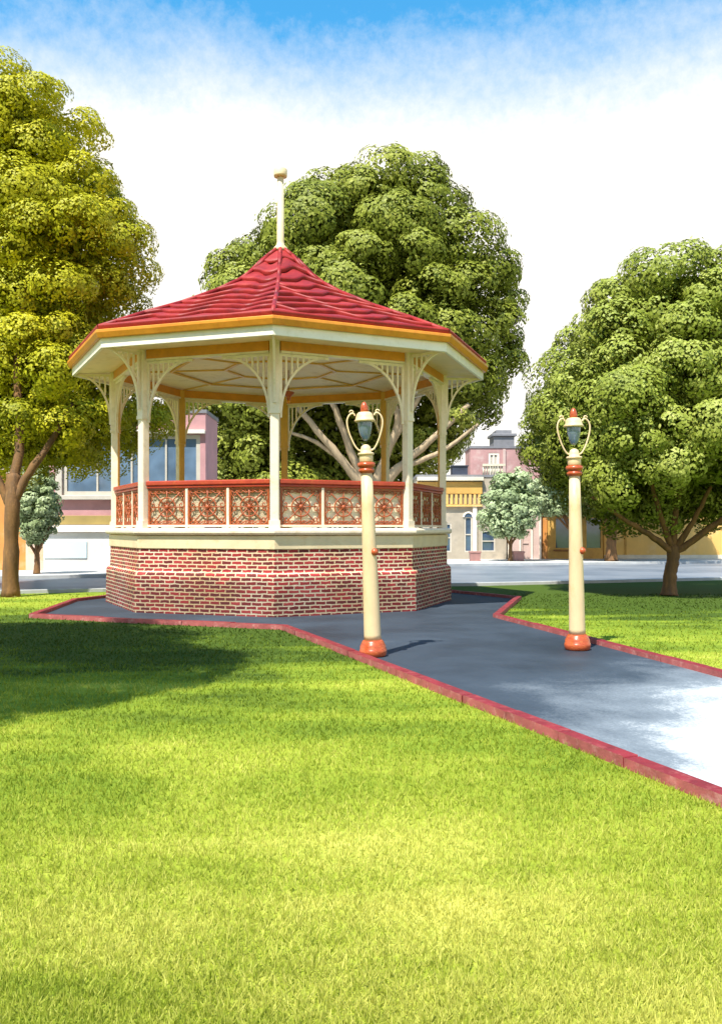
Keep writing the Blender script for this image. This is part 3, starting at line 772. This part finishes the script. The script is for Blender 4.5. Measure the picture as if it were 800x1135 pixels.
# big yellow-green tree at the left
tb=(sx(12,24),24.0,0)
tree('large_tree','tall yellow green tree rising beside the bandstand roof','tree',tb,
  W([(62,-80,12),(85,-105,34),(120,-105,74),(160,-105,104),(200,-105,122),(235,-105,158),(270,-105,174),(300,-105,174),(330,-105,164),(380,-105,162),(430,-105,172),(475,-105,166),(505,-105,150),(530,-70,118)],27.0),
  27.0,M['leaf_yellow'],110,1.3,210000,.088,11,
  ([tb,(tb[0]+.02,24.0,1.2),(tb[0]+.05,24.0,2.4),(tb[0]+.0,24.2,3.2)],.195,.18),
  [([(tb[0]+.02,24.0,2.3),(tb[0]+.35,24.1,3.1),(tb[0]+.85,24.4,4.0),(tb[0]+1.3,25.0,5.2)],.13,.07),
   ([(tb[0],24.1,2.8),(tb[0]+.1,24.4,4.2),(tb[0]-.2,25.0,6.5),(tb[0]-.1,25.6,9.0)],.15,.06),
   ([(tb[0]-.05,24.1,2.4),(tb[0]-.6,24.2,3.5),(tb[0]-1.5,24.6,5.0)],.13,.06)],M['bark'],
  keep=off_bandstand,filler=.22,flare=1.35,depth=.72,
  extra=[(sx(x,d),d,sz(y,d),r*d/FOC) for x,y,d,r in ((132,276,26,40),(112,322,26.4,40),(88,250,25,40),(84,150,25.5,38),(44,112,25.5,36),(92,205,25.6,40),(60,320,24.8,46),(112,385,27.5,42),(60,415,24.6,44),(132,425,28.6,34),(138,476,28.8,36),(100,492,27.2,34),(66,478,24.8,36),(190,440,29.8,38),(150,472,29.2,44),(120,502,29.0,38),(162,418,29.6,40),(88,508,28.6,38),(178,468,30.2,26),(20,470,24.5,36),(30,380,24.5,40))])
# great tree behind the bandstand, in a garden across the street
tb=(sx(410,60),60.0,0)
def skip_c(p):   # open underside towards the park so that the limbs can be seen
    return (p[2]<10.6 and p[1]<62.0 and abs(p[0]-sx(408,60))<5.0)
tree('large_tree','great spreading dark green tree with pale limbs behind the bandstand','tree',tb,
  W([(152,398,484),(172,364,494),(195,336,502),(220,314,520),(250,274,554),(285,236,582),(320,198,594),(350,186,594),(400,182,586),(440,178,574),(485,186,548),(512,190,520),(545,194,500),(585,205,470)],60),
  62.5,M['leaf_green'],150,3.1,220000,.235,23,
  ([tb,(tb[0],60,1.8),(tb[0]+.05,60,3.0),(tb[0]+.05,60,4.2)],.80,.68),
  [([Pt(410,552,60.00),Pt(395,530,59.52),Pt(368,497,58.80),Pt(330,452,58.20)],.40,.16),
   ([Pt(408,552,60.00),Pt(392,510,59.40),Pt(372,455,58.80),Pt(352,415,58.56)],.34,.14),
   ([Pt(412,550,60.00),Pt(425,510,59.40),Pt(440,470,59.04),Pt(432,425,58.80)],.37,.16),
   ([Pt(414,552,60.00),Pt(440,520,59.40),Pt(475,490,58.80),Pt(520,448,58.32)],.37,.15),
   ([Pt(430,498,59.52),Pt(455,455,58.80),Pt(478,420,58.32)],.24,.11),
   ([Pt(450,516,59.28),Pt(490,500,58.80),Pt(530,470,58.56)],.21,.09),
   ([Pt(385,515,59.52),Pt(350,490,58.80),Pt(318,478,58.32)],.2,.08)],M['barkpale'],skip=skip_c,filler=.25,depth=.5)
# tree at the right on the lawn
tb=(sx(741,24.5),24.5,0)
tree('round_tree','broad mid green tree with brown forked trunk on the right lawn','tree',tb,
  W([(284,715,800),(305,672,840),(335,645,880),(365,628,895),(395,604,905),(425,590,910),(460,578,912),(500,578,910),(535,598,895),(560,640,870),(578,668,838),(590,700,790)],25.2),
  25.2,M['leaf_mid'],100,1.2,180000,.092,37,
  ([tb,(tb[0]+.02,24.5,.5),(tb[0]+.1,24.5,.95),(tb[0]+.12,24.5,1.35)],.165,.165),
  [([(tb[0]+.08,24.5,1.15),(tb[0]-.5,24.2,1.55),(tb[0]-1.5,23.6,2.05),(tb[0]-2.4,23.2,2.6)],.10,.04),
   ([(tb[0]+.1,24.5,1.25),(tb[0]-.25,24.2,1.9),(tb[0]-.6,23.8,2.6),(tb[0]-.8,23.6,3.2)],.10,.04),
   ([(tb[0]+.12,24.5,1.3),(tb[0]+.1,24.3,2.2),(tb[0]+.2,24.0,3.2)],.11,.05),
   ([(tb[0]+.14,24.5,1.2),(tb[0]+.55,24.2,2.0),(tb[0]+.9,23.9,2.9)],.10,.04),
   ([(tb[0]+.16,24.5,1.15),(tb[0]+.7,24.2,1.6),(tb[0]+1.4,23.8,2.2),(tb[0]+1.9,23.5,2.6)],.11,.05)],M['bark'],
  skip=lambda p:(p[2]<3.0 and p[1]<24.9),filler=.25)
# tree in a garden across the street behind it
tb=(sx(677,47),47.0,.12)
tree('street_tree','dark green tree with brown forked trunk in front of the ochre shop','tree',tb,
  W([(425,640,745),(470,596,780),(510,590,790),(540,612,775),(560,640,752),(570,660,735)],47.5),
  47.5,M['leaf_dark'],50,1.5,50000,.18,41,
  ([tb,(tb[0],47,.9),(tb[0]+.05,47,1.7),(tb[0]+.05,47,2.3)],.25,.23),
  [([(tb[0],47,1.8),(tb[0]-.7,46.8,2.6),(tb[0]-1.9,46.5,3.4)],.2,.07),
   ([(tb[0],47,2.0),(tb[0]-.3,46.8,3.0),(tb[0]-.6,46.6,4.0)],.2,.09),
   ([(tb[0]+.1,47,2.0),(tb[0]+.6,46.8,2.8),(tb[0]+1.2,46.6,3.6)],.2,.08)],M['bark'])
# three small pale trees on the far footpath
def small(px,d,rows,seed,label,lean=0,n=9000,leaf=.15,rb=.55):
    tb=(sx(px,d),d,.126)
    zt=W(rows,d); top=max(r[0] for r in zt); bot=min(r[0] for r in zt); mid=[r for r in zt if r[0]<=(top+bot)/2+.3][0]; mx=(mid[1]+mid[2])/2
    tree('small_tree',label,'tree',tb,zt,d,M['leaf_pale'],42,rb,n,leaf,seed,
      ([tb,(tb[0]+.02,d,.6),(tb[0]+(mx-tb[0])*.4,d,bot*.8),(mx,d,bot+.5)],.11,.07),
      [([(tb[0]+(mx-tb[0])*.3,d,bot*.7),(mx-.4,d-.1,bot+.4),(mx-.7,d-.1,bot+1.0)],.06,.03),
       ([(tb[0]+(mx-tb[0])*.4,d,bot*.75),(mx+.35,d-.1,bot+.4),(mx+.6,d-.1,bot+1.0)],.06,.03)],M['bark'],group='small pale trees on the far footpath',flare=1.3,depth=.9,filler=.2)
small(41,33.6,[(513,32,52),(528,22,60),(550,16,68),(575,15,68),(592,22,60),(606,32,50)],51,'small pale green tree in front of the white plinth wall',rb=.42,leaf=.11)
small(565,47,[(518,556,580),(535,543,596),(558,531,602),(580,527,596),(598,545,580)],53,'small pale green tree in front of the cream bank building')
small(638,48,[(528,598,624),(543,584,642),(560,586,650),(573,600,640)],57,'small pale green tree behind the right lamp post',n=7000)
# unseen tree added left of the view to shade the lawn
tb=(-8.5,9.6,0)
px_,py_=tb[0],tb[1]
tree('added_shade_tree','leafy tree added out of view at the left to shade the lawn','tree',tb,
  [(3.6,px_-2.0,px_+2.2),(5.2,px_-3.4,px_+3.6),(7.5,px_-3.9,px_+3.9),(9.4,px_-3.4,px_+3.3),(11.2,px_-1.8,px_+1.3)],py_,M['leaf_yellow'],80,1.15,60000,.12,61,
  ([tb,(px_,py_,1.6),(px_+.05,py_,3.4),(px_,py_,5.2)],.3,.2),
  [([(px_,py_,3.6),(px_+.9,py_+.2,5.2),(px_+1.7,py_+.4,6.4)],.14,.05),([(px_,py_,3.8),(px_-.9,py_-.2,5.4),(px_-1.7,py_-.3,6.8)],.14,.05)],M['bark'],filler=.04)

pt=bpy.data.objects['added_shade_tree']; pt2=dup_tree(pt,None,(-6.35,7.3,0),2.1); pt2.scale=(.66,.66,1.0)  # second unseen tree, added to carry the lawn shade further right
pt2['label']='smaller tree added out of view at the left to extend the lawn shade'; pt['group']=pt2['group']='trees added out of view to shade the lawn'
# ------------------------------------------------------------------ buildings
def facade(m,x0,x1,z0,z1,y0,th,opens,mat=0):
    xs=sorted({x0,x1,*[c for o in opens for c in (o[0],o[1])]}); zs=sorted({z0,z1,*[c for o in opens for c in (o[2],o[3])]})
    for i in range(len(xs)-1):
        for j in range(len(zs)-1):
            cx=(xs[i]+xs[i+1])/2;cz=(zs[j]+zs[j+1])/2
            if any(o[0]<cx<o[1] and o[2]<cz<o[3] for o in opens): continue
            m.box(xs[i],xs[i+1],y0,y0+th,zs[j],zs[j+1],mat)
def window(parent,x0,x1,z0,z1,y,frame,pane,fw=.09,mull=0,trans=0,depth=.12):
    f=MB(); yy=y+depth*.55
    f.box(x0+.001,x0+fw,yy-.05,yy+.05,z0+.001,z1-.001); f.box(x1-fw,x1-.001,yy-.05,yy+.05,z0+.001,z1-.001)
    f.box(x0+fw,x1-fw,yy-.05,yy+.05,z0+.001,z0+fw); f.box(x0+fw,x1-fw,yy-.05,yy+.05,z1-fw,z1-.001)
    for i in range(mull):
        x=x0+(x1-x0)*(i+1)/(mull+1); f.box(x-.035,x+.035,yy-.04,yy+.04,z0+fw,z1-fw)
    for i in range(trans):
        z=z0+(z1-z0)*(i+1)/(trans+1); f.box(x0+fw,x1-fw,yy-.03,yy+.03,z-.03,z+.03)
    w=f.build('window',frame,parent)
    p=MB(); p.box(x0+fw*.5,x1-fw*.5,yy+.012,yy+.028,z0+fw*.5,z1-fw*.5); p.build('pane',pane,w)
    return w
def block(name,label,px0,px1,d,ytop,wall,depth=7,opens_px=(),roofmat=None,cat='building',parapet=.0):
    X0,X1=sx(px0,d),sx(px1,d); zt=sz(ytop,d); cx=(X0+X1)/2
    b=empty(name,(cx,d,0)); tag(b,label,cat)
    ops=[(sx(a,d)-cx,sx(c,d)-cx,sz(yb,d),sz(ya,d)) for a,c,ya,yb in opens_px]
    m=MB(); facade(m,X0-cx,X1-cx,0,zt,0,.25,ops); m.box(X0-cx,X0-cx+.25,.25,depth,0,zt); m.box(X1-cx-.25,X1-cx,.25,depth,0,zt); m.box(X0-cx+.25,X1-cx-.25,depth-.25,depth,0,zt)
    m.build('wall',wall,b)
    r=MB(); r.box(X0-cx-.05,X1-cx+.05,-.04,depth+.05,zt+.003,zt+.14); r.build('roof',roofmat or M['roofgrey'],b)
    return b,cx,ops
def trim(b,cx,d,name,px0,px1,y0,y1,out,mat,bevel=.015,back=.0):
    m=MB(); m.box(sx(px0,d)-cx,sx(px1,d)-cx,-out,back-.003,sz(y1,d),sz(y0,d)); return m.build(name,mat,b,bevel)

# left: pink building with the long shop window over a white plinth
d=36.4
b,cx,ops=block('pink_building','pink building with a long blue window above a white plinth wall','' or 30,228,d,458,M['pinkwall'],3,[(70,222,482,549)])
window(b,ops[0][0],ops[0][1],ops[0][2],ops[0][3],0,M['frame'],M['shopglass'],.16,3)
trim(b,cx,d,'plinth',50,228,590.5,638,.16,M['whitewall']); trim(b,cx,d,'plinth_cornice',50,228,582,590,.30,M['white'])
trim(b,cx,d,'band',50,228,571.5,581.5,.10,M['olive']); trim(b,cx,d,'sill',62,226,549.2,554,.22,M['frame'])
trim(b,cx,d,'window_post',62.5,69.8,470,549,.10,M['frame']); trim(b,cx,d,'cornice',30,228,477,481,.20,M['white'])
trim(b,cx,d,'pilaster',30,49.6,560,638,.12,M['beige'])
pnl=MB(); pnl.box(sx(51,d)-cx,sx(98,d)-cx,-.20,-.163,sz(618.5,d),sz(600,d)); pnl.build('panel',M['panelblue'],b,.006)
b,cx,ops=block('orange_shop','orange walled shop at the far left behind the small pale tree',-90,29.5,d+.3,520,M['orangewall'],8,[(-60,-20,575,612)])
window(b,*ops[0],0,M['frame'],M['pane'],.1,1); trim(b,cx,d+.3,'cornice',-90,29.3,519,525,.2,M['beige'])

# right: bank with arched window and balustrade
d=50
b,cx,ops=block('cream_bank','grey cream bank with orange cornice and narrow arched window beside the bandstand',462,561,d,529,M['greybeige'],3.3,[(514.5,523,573,612),(533,548.5,588,611.5),(488,500,580,612)])
for o_ in ops: window(b,*o_,0,M['frame'],M['pane'],.07,0,1)
ar=MB()
xa,xb=ops[0][0],ops[0][1]; zc=ops[0][3]; r_=(xb-xa)/2; 
for i in range(12):
    a0,a1=PI*i/12,PI*(i+1)/12
    q=[(r_*1.0,a0),(r_*1.0,a1),(r_*1.45,a1),(r_*1.45,a0)]
    ar.prism([((xa+xb)/2+rr*math.cos(a),rr*math.sin(a)) for rr,a in q],-.06,-.003,0,lambda x,y,z:(x,z,zc+y))
ar.build('arch',M['white'],b)
am=MB(); am.prism([((xa+xb)/2+r_*math.cos(PI*i/14),r_*math.sin(PI*i/14)) for i in range(15)],-.02,-.003,0,lambda x,y,z:(x,z,zc+y)); am.build('arch_pane',M['pane'],b)
trim(b,cx,d,'cornice',462,535,529,533,.32,M['creamwall']); trim(b,cx,d,'frieze',462,534,534.2,547.5,.12,M['ochrewall'])
trim(b,cx,d,'pilaster',523.6,528.2,561,622,.12,M['white'])
fr=MB()
for i in range(14):
    x=sx(463+5.1*i,d)-cx
    fr.box(x,x+.13,-.16,-.003,sz(559,d),sz(548,d))
fr.box(sx(462,d)-cx,sx(534,d)-cx,-.18,-.003,sz(561.5,d),sz(559.3,d)); fr.build('dentil_course',M['yellowwall'],b)
bl=MB()
for i in range(8):
    x=sx(536+2.9*i,d)-cx; bl.tube([(x,.15,sz(529,d)+.15),(x,.15,sz(529,d)+.62)],[.05,.05],8)
bl.box(sx(535,d)-cx,sx(560,d)-cx,.03,.27,sz(529,d)+.621,sz(529,d)+.74); bl.build('balustrade',M['creamwall'],b)
vt=MB(); vt.box(sx(503,d)-cx,sx(520,d)-cx,.8,2.0,sz(529,d)+.142,sz(516,d)); vt.box(sx(502,d)-cx,sx(521,d)-cx,.75,2.05,sz(516,d)+.002,sz(516,d)+.07); vt.build('chimney',M['darkvent'],b,.01)
# mauve two storey house behind it
d=54
b,cx,ops=block('mauve_house','mauve two storey house with grey roof cap above the small pale tree',521,598,d,497,M['mauvewall'],2.6,[(541,553,502,529)])
window(b,*ops[0],0,M['white'],M['frame'],.12,1)
cp=MB(); X0,X1=sx(548,d)-cx,sx(571,d)-cx; z0=sz(497,d)+.143
cp.box(X0,X1,.4,2.2,z0,z0+.62); cp.box(X0-.12,X1+.12,.28,2.32,z0+.622,z0+.78); cp.box(X0+.15,X1-.15,.5,2.1,z0+.782,z0+1.0); cp.build('roof_cap',M['roofgrey'],b,.02)
trim(b,cx,d,'pilaster',557,560,498,622,.08,M['palepink']); trim(b,cx,d,'string_course',521,598,531,534,.12,M['palepink'])
wg=MB(); zt=sz(524,d); wg.prism([(sx(598.2,d)-cx,0),(sx(640,d)-cx,0),(sx(640,d)-cx,zt-.9),(sx(598.2,d)-cx,zt+.5)],.0,2.5,0,lambda x,y,z:(x,z,y)); wg.build('wing',M['palepink'],b)
# pale pink shopfront
d=50.2
b,cx,ops=block('pale_pink_shop','pale pink panelled shopfront between the bank and the ochre shop',562,600,d,560,M['palepink'],3.2,[(578,587,582,622)])
window(b,*ops[0],0,M['palepink'],M['palepink'],.06,0,1)
for px in (563,576,589,598): trim(b,cx,d,'pilaster',px-.8,px+1,562,622,.07,M['white'])
# ochre shop
d=50.4
b,cx,ops=block('ochre_shop','ochre shop with dark brown parapet and two blue windows behind the right lamp',600.5,668,d,560,M['ochrewall'],6,[(614,632,573,609),(648,667,573,609)])
for o_ in ops: window(b,*o_,0,M['ochrewall'],M['pane'],.08,0,0)
trim(b,cx,d,'parapet',600,668.4,557.5,572,.14,M['brown'],.02,.3)
pk=MB(); X=sx(607,d)-cx; zt=sz(557.4,d); pk.prism([(X-.42,0),(X+.55,0),(X+.1,.34)],-.13,.28,0,lambda x,y,z:(x,z,zt+y)); pk.build('pediment',M['brown'],b)
trim(b,cx,d,'sill',613,633,609.2,611,.12,M['brown']); trim(b,cx,d,'pilaster',601,606,573,622,.08,M['orangewall'])
# long yellow building
d=51
b,cx,ops=block('yellow_building','long plain yellow building behind the right tree trunk',669,960,d,562,M['yellowwall'],8,[])
trim(b,cx,d,'cornice',669,960,561,565,.2,M['ochrewall']); trim(b,cx,d,'pilaster',692,694,566,622,.05,M['ochrewall']); trim(b,cx,d,'plinth',669,960,615,622,.06,M['creamwall'])
# planters on the far footpath
def planter(px,d,label):
    x=sx(px,d); t=empty('planter_box',(x,d,.126)); tag(t,label,'planter','planter boxes on the far footpath')
    m=MB(); w=.27
    m.box(-w,w,-w,w,0,.05); m.add([(-w*.92,-w*.92,.05),(w*.92,-w*.92,.05),(w*.92,w*.92,.05),(-w*.92,w*.92,.05),(-w,-w,.42),(w,-w,.42),(w,w,.42),(-w,w,.42)],[(0,1,5,4),(1,2,6,5),(2,3,7,6),(3,0,4,7)])
    for (a,b_,c,e) in ((-w-.03,w+.03,-w-.03,-w+.05),(-w-.03,w+.03,w-.05,w+.03),(-w-.03,-w+.05,-w+.05,w-.05),(w-.05,w+.03,-w+.05,w-.05)): m.box(a,b_,c,e,.42,.50)
    m.build('box',M['planter'],t,.01)
    m=MB(); m.box(-w+.05,w-.05,-w+.05,w-.05,.36,.45); m.build('soil',M['brown'],t)
planter(526,47.2,'reddish planter box beside the white pilaster of the bank')
planter(574,47.2,'reddish planter box at the foot of the small pale tree')

# ------------------------------------------------------------------ light, sky, camera
SUN_EL=math.radians(59); SUN_AZ=math.radians(-30)   # sun behind the camera, to its left
sd=Vector((math.sin(SUN_AZ)*math.cos(SUN_EL),-math.cos(SUN_AZ)*math.cos(SUN_EL),math.sin(SUN_EL)))   # towards the sun
sun=bpy.data.lights.new('sun','SUN'); sun.energy=4.0; sun.angle=math.radians(.6); sun.color=(1.0,.94,.84)
so=bpy.data.objects.new('sun',sun); COL.objects.link(so); so.rotation_euler=sd.to_track_quat('Z','Y').to_euler(); so.location=(-20,-30,40)
w=bpy.data.worlds.new('World'); scene.world=w; w.use_nodes=True; nt=w.node_tree; L=nt.links.new
bg=nt.nodes['Background']; out=nt.nodes['World Output']
sky=nt.nodes.new('ShaderNodeTexSky'); sky.sky_type='NISHITA'; sky.sun_disc=False; sky.sun_elevation=SUN_EL
sky.sun_rotation=math.atan2(sd.x,sd.y); sky.altitude=50; sky.air_density=1.0; sky.dust_density=.3; sky.ozone_density=3.0
tn=N(nt,'ShaderNodeMix',data_type='RGBA',blend_type='MULTIPLY'); tn.inputs['Factor'].default_value=1; L(sky.outputs[0],tn.inputs['A']); tn.inputs['B'].default_value=(.34,1.02,1.12,1); L(tn.outputs['Result'],bg.inputs['Color']); bg.inputs['Strength'].default_value=.12
tc=nt.nodes.new('ShaderNodeTexCoord'); sp=nt.nodes.new('ShaderNodeSeparateXYZ'); L(tc.outputs['Generated'],sp.inputs[0])
n1=N(nt,'ShaderNodeTexNoise',Scale=3.2,Detail=8.0,Roughness=.6,Distortion=.3); mpp=N(nt,'ShaderNodeMapping'); mpp.inputs['Scale'].default_value=(1,1,2.2); L(tc.outputs['Generated'],mpp.inputs[0]); L(mpp.outputs[0],n1.inputs['Vector'])
n2=N(nt,'ShaderNodeTexNoise',Scale=60.0,Detail=6.0,Roughness=.7); L(tc.outputs['Generated'],n2.inputs['Vector'])
a=N(nt,'ShaderNodeMath',operation='MULTIPLY_ADD'); L(n1.outputs['Fac'],a.inputs[0]); a.inputs[1].default_value=-.09; L(sp.outputs['Z'],a.inputs[2])
a2=N(nt,'ShaderNodeMath',operation='MULTIPLY_ADD'); L(n2.outputs['Fac'],a2.inputs[0]); a2.inputs[1].default_value=-.06; L(a.outputs[0],a2.inputs[2])
rp=ramp(nt,a2.outputs[0],[(.31,1.0),(.42,.0)])
cl=nt.nodes.new('ShaderNodeBackground'); cl.inputs['Color'].default_value=(1.0,.96,.89,1); cl.inputs['Strength'].default_value=.58
mx=nt.nodes.new('ShaderNodeMixShader'); L(rp.outputs[0],mx.inputs[0]); L(bg.outputs[0],mx.inputs[1]); L(cl.outputs[0],mx.inputs[2]); L(mx.outputs[0],out.inputs['Surface'])

cam=bpy.data.cameras.new('camera'); co=bpy.data.objects.new('camera',cam); COL.objects.link(co)
co.location=(0,0,EYE); co.rotation_euler=(PI/2,0,0)
cam.sensor_fit='VERTICAL'; cam.sensor_height=36; cam.lens=FOC/1135*36; cam.shift_y=(HOR-567.5)/1135; cam.clip_end=3000; cam.clip_start=.05
scene.camera=co
vs_=scene.view_settings; vs_.view_transform='Standard'; vs_.look='None'; vs_.exposure=1.1; vs_.gamma=1; vs_.use_curve_mapping=False
scene.render.engine='CYCLES'; scene.cycles.max_bounces=6; scene.cycles.diffuse_bounces=4; scene.cycles.glossy_bounces=3; scene.cycles.transmission_bounces=4
scene.cycles.use_denoising=True
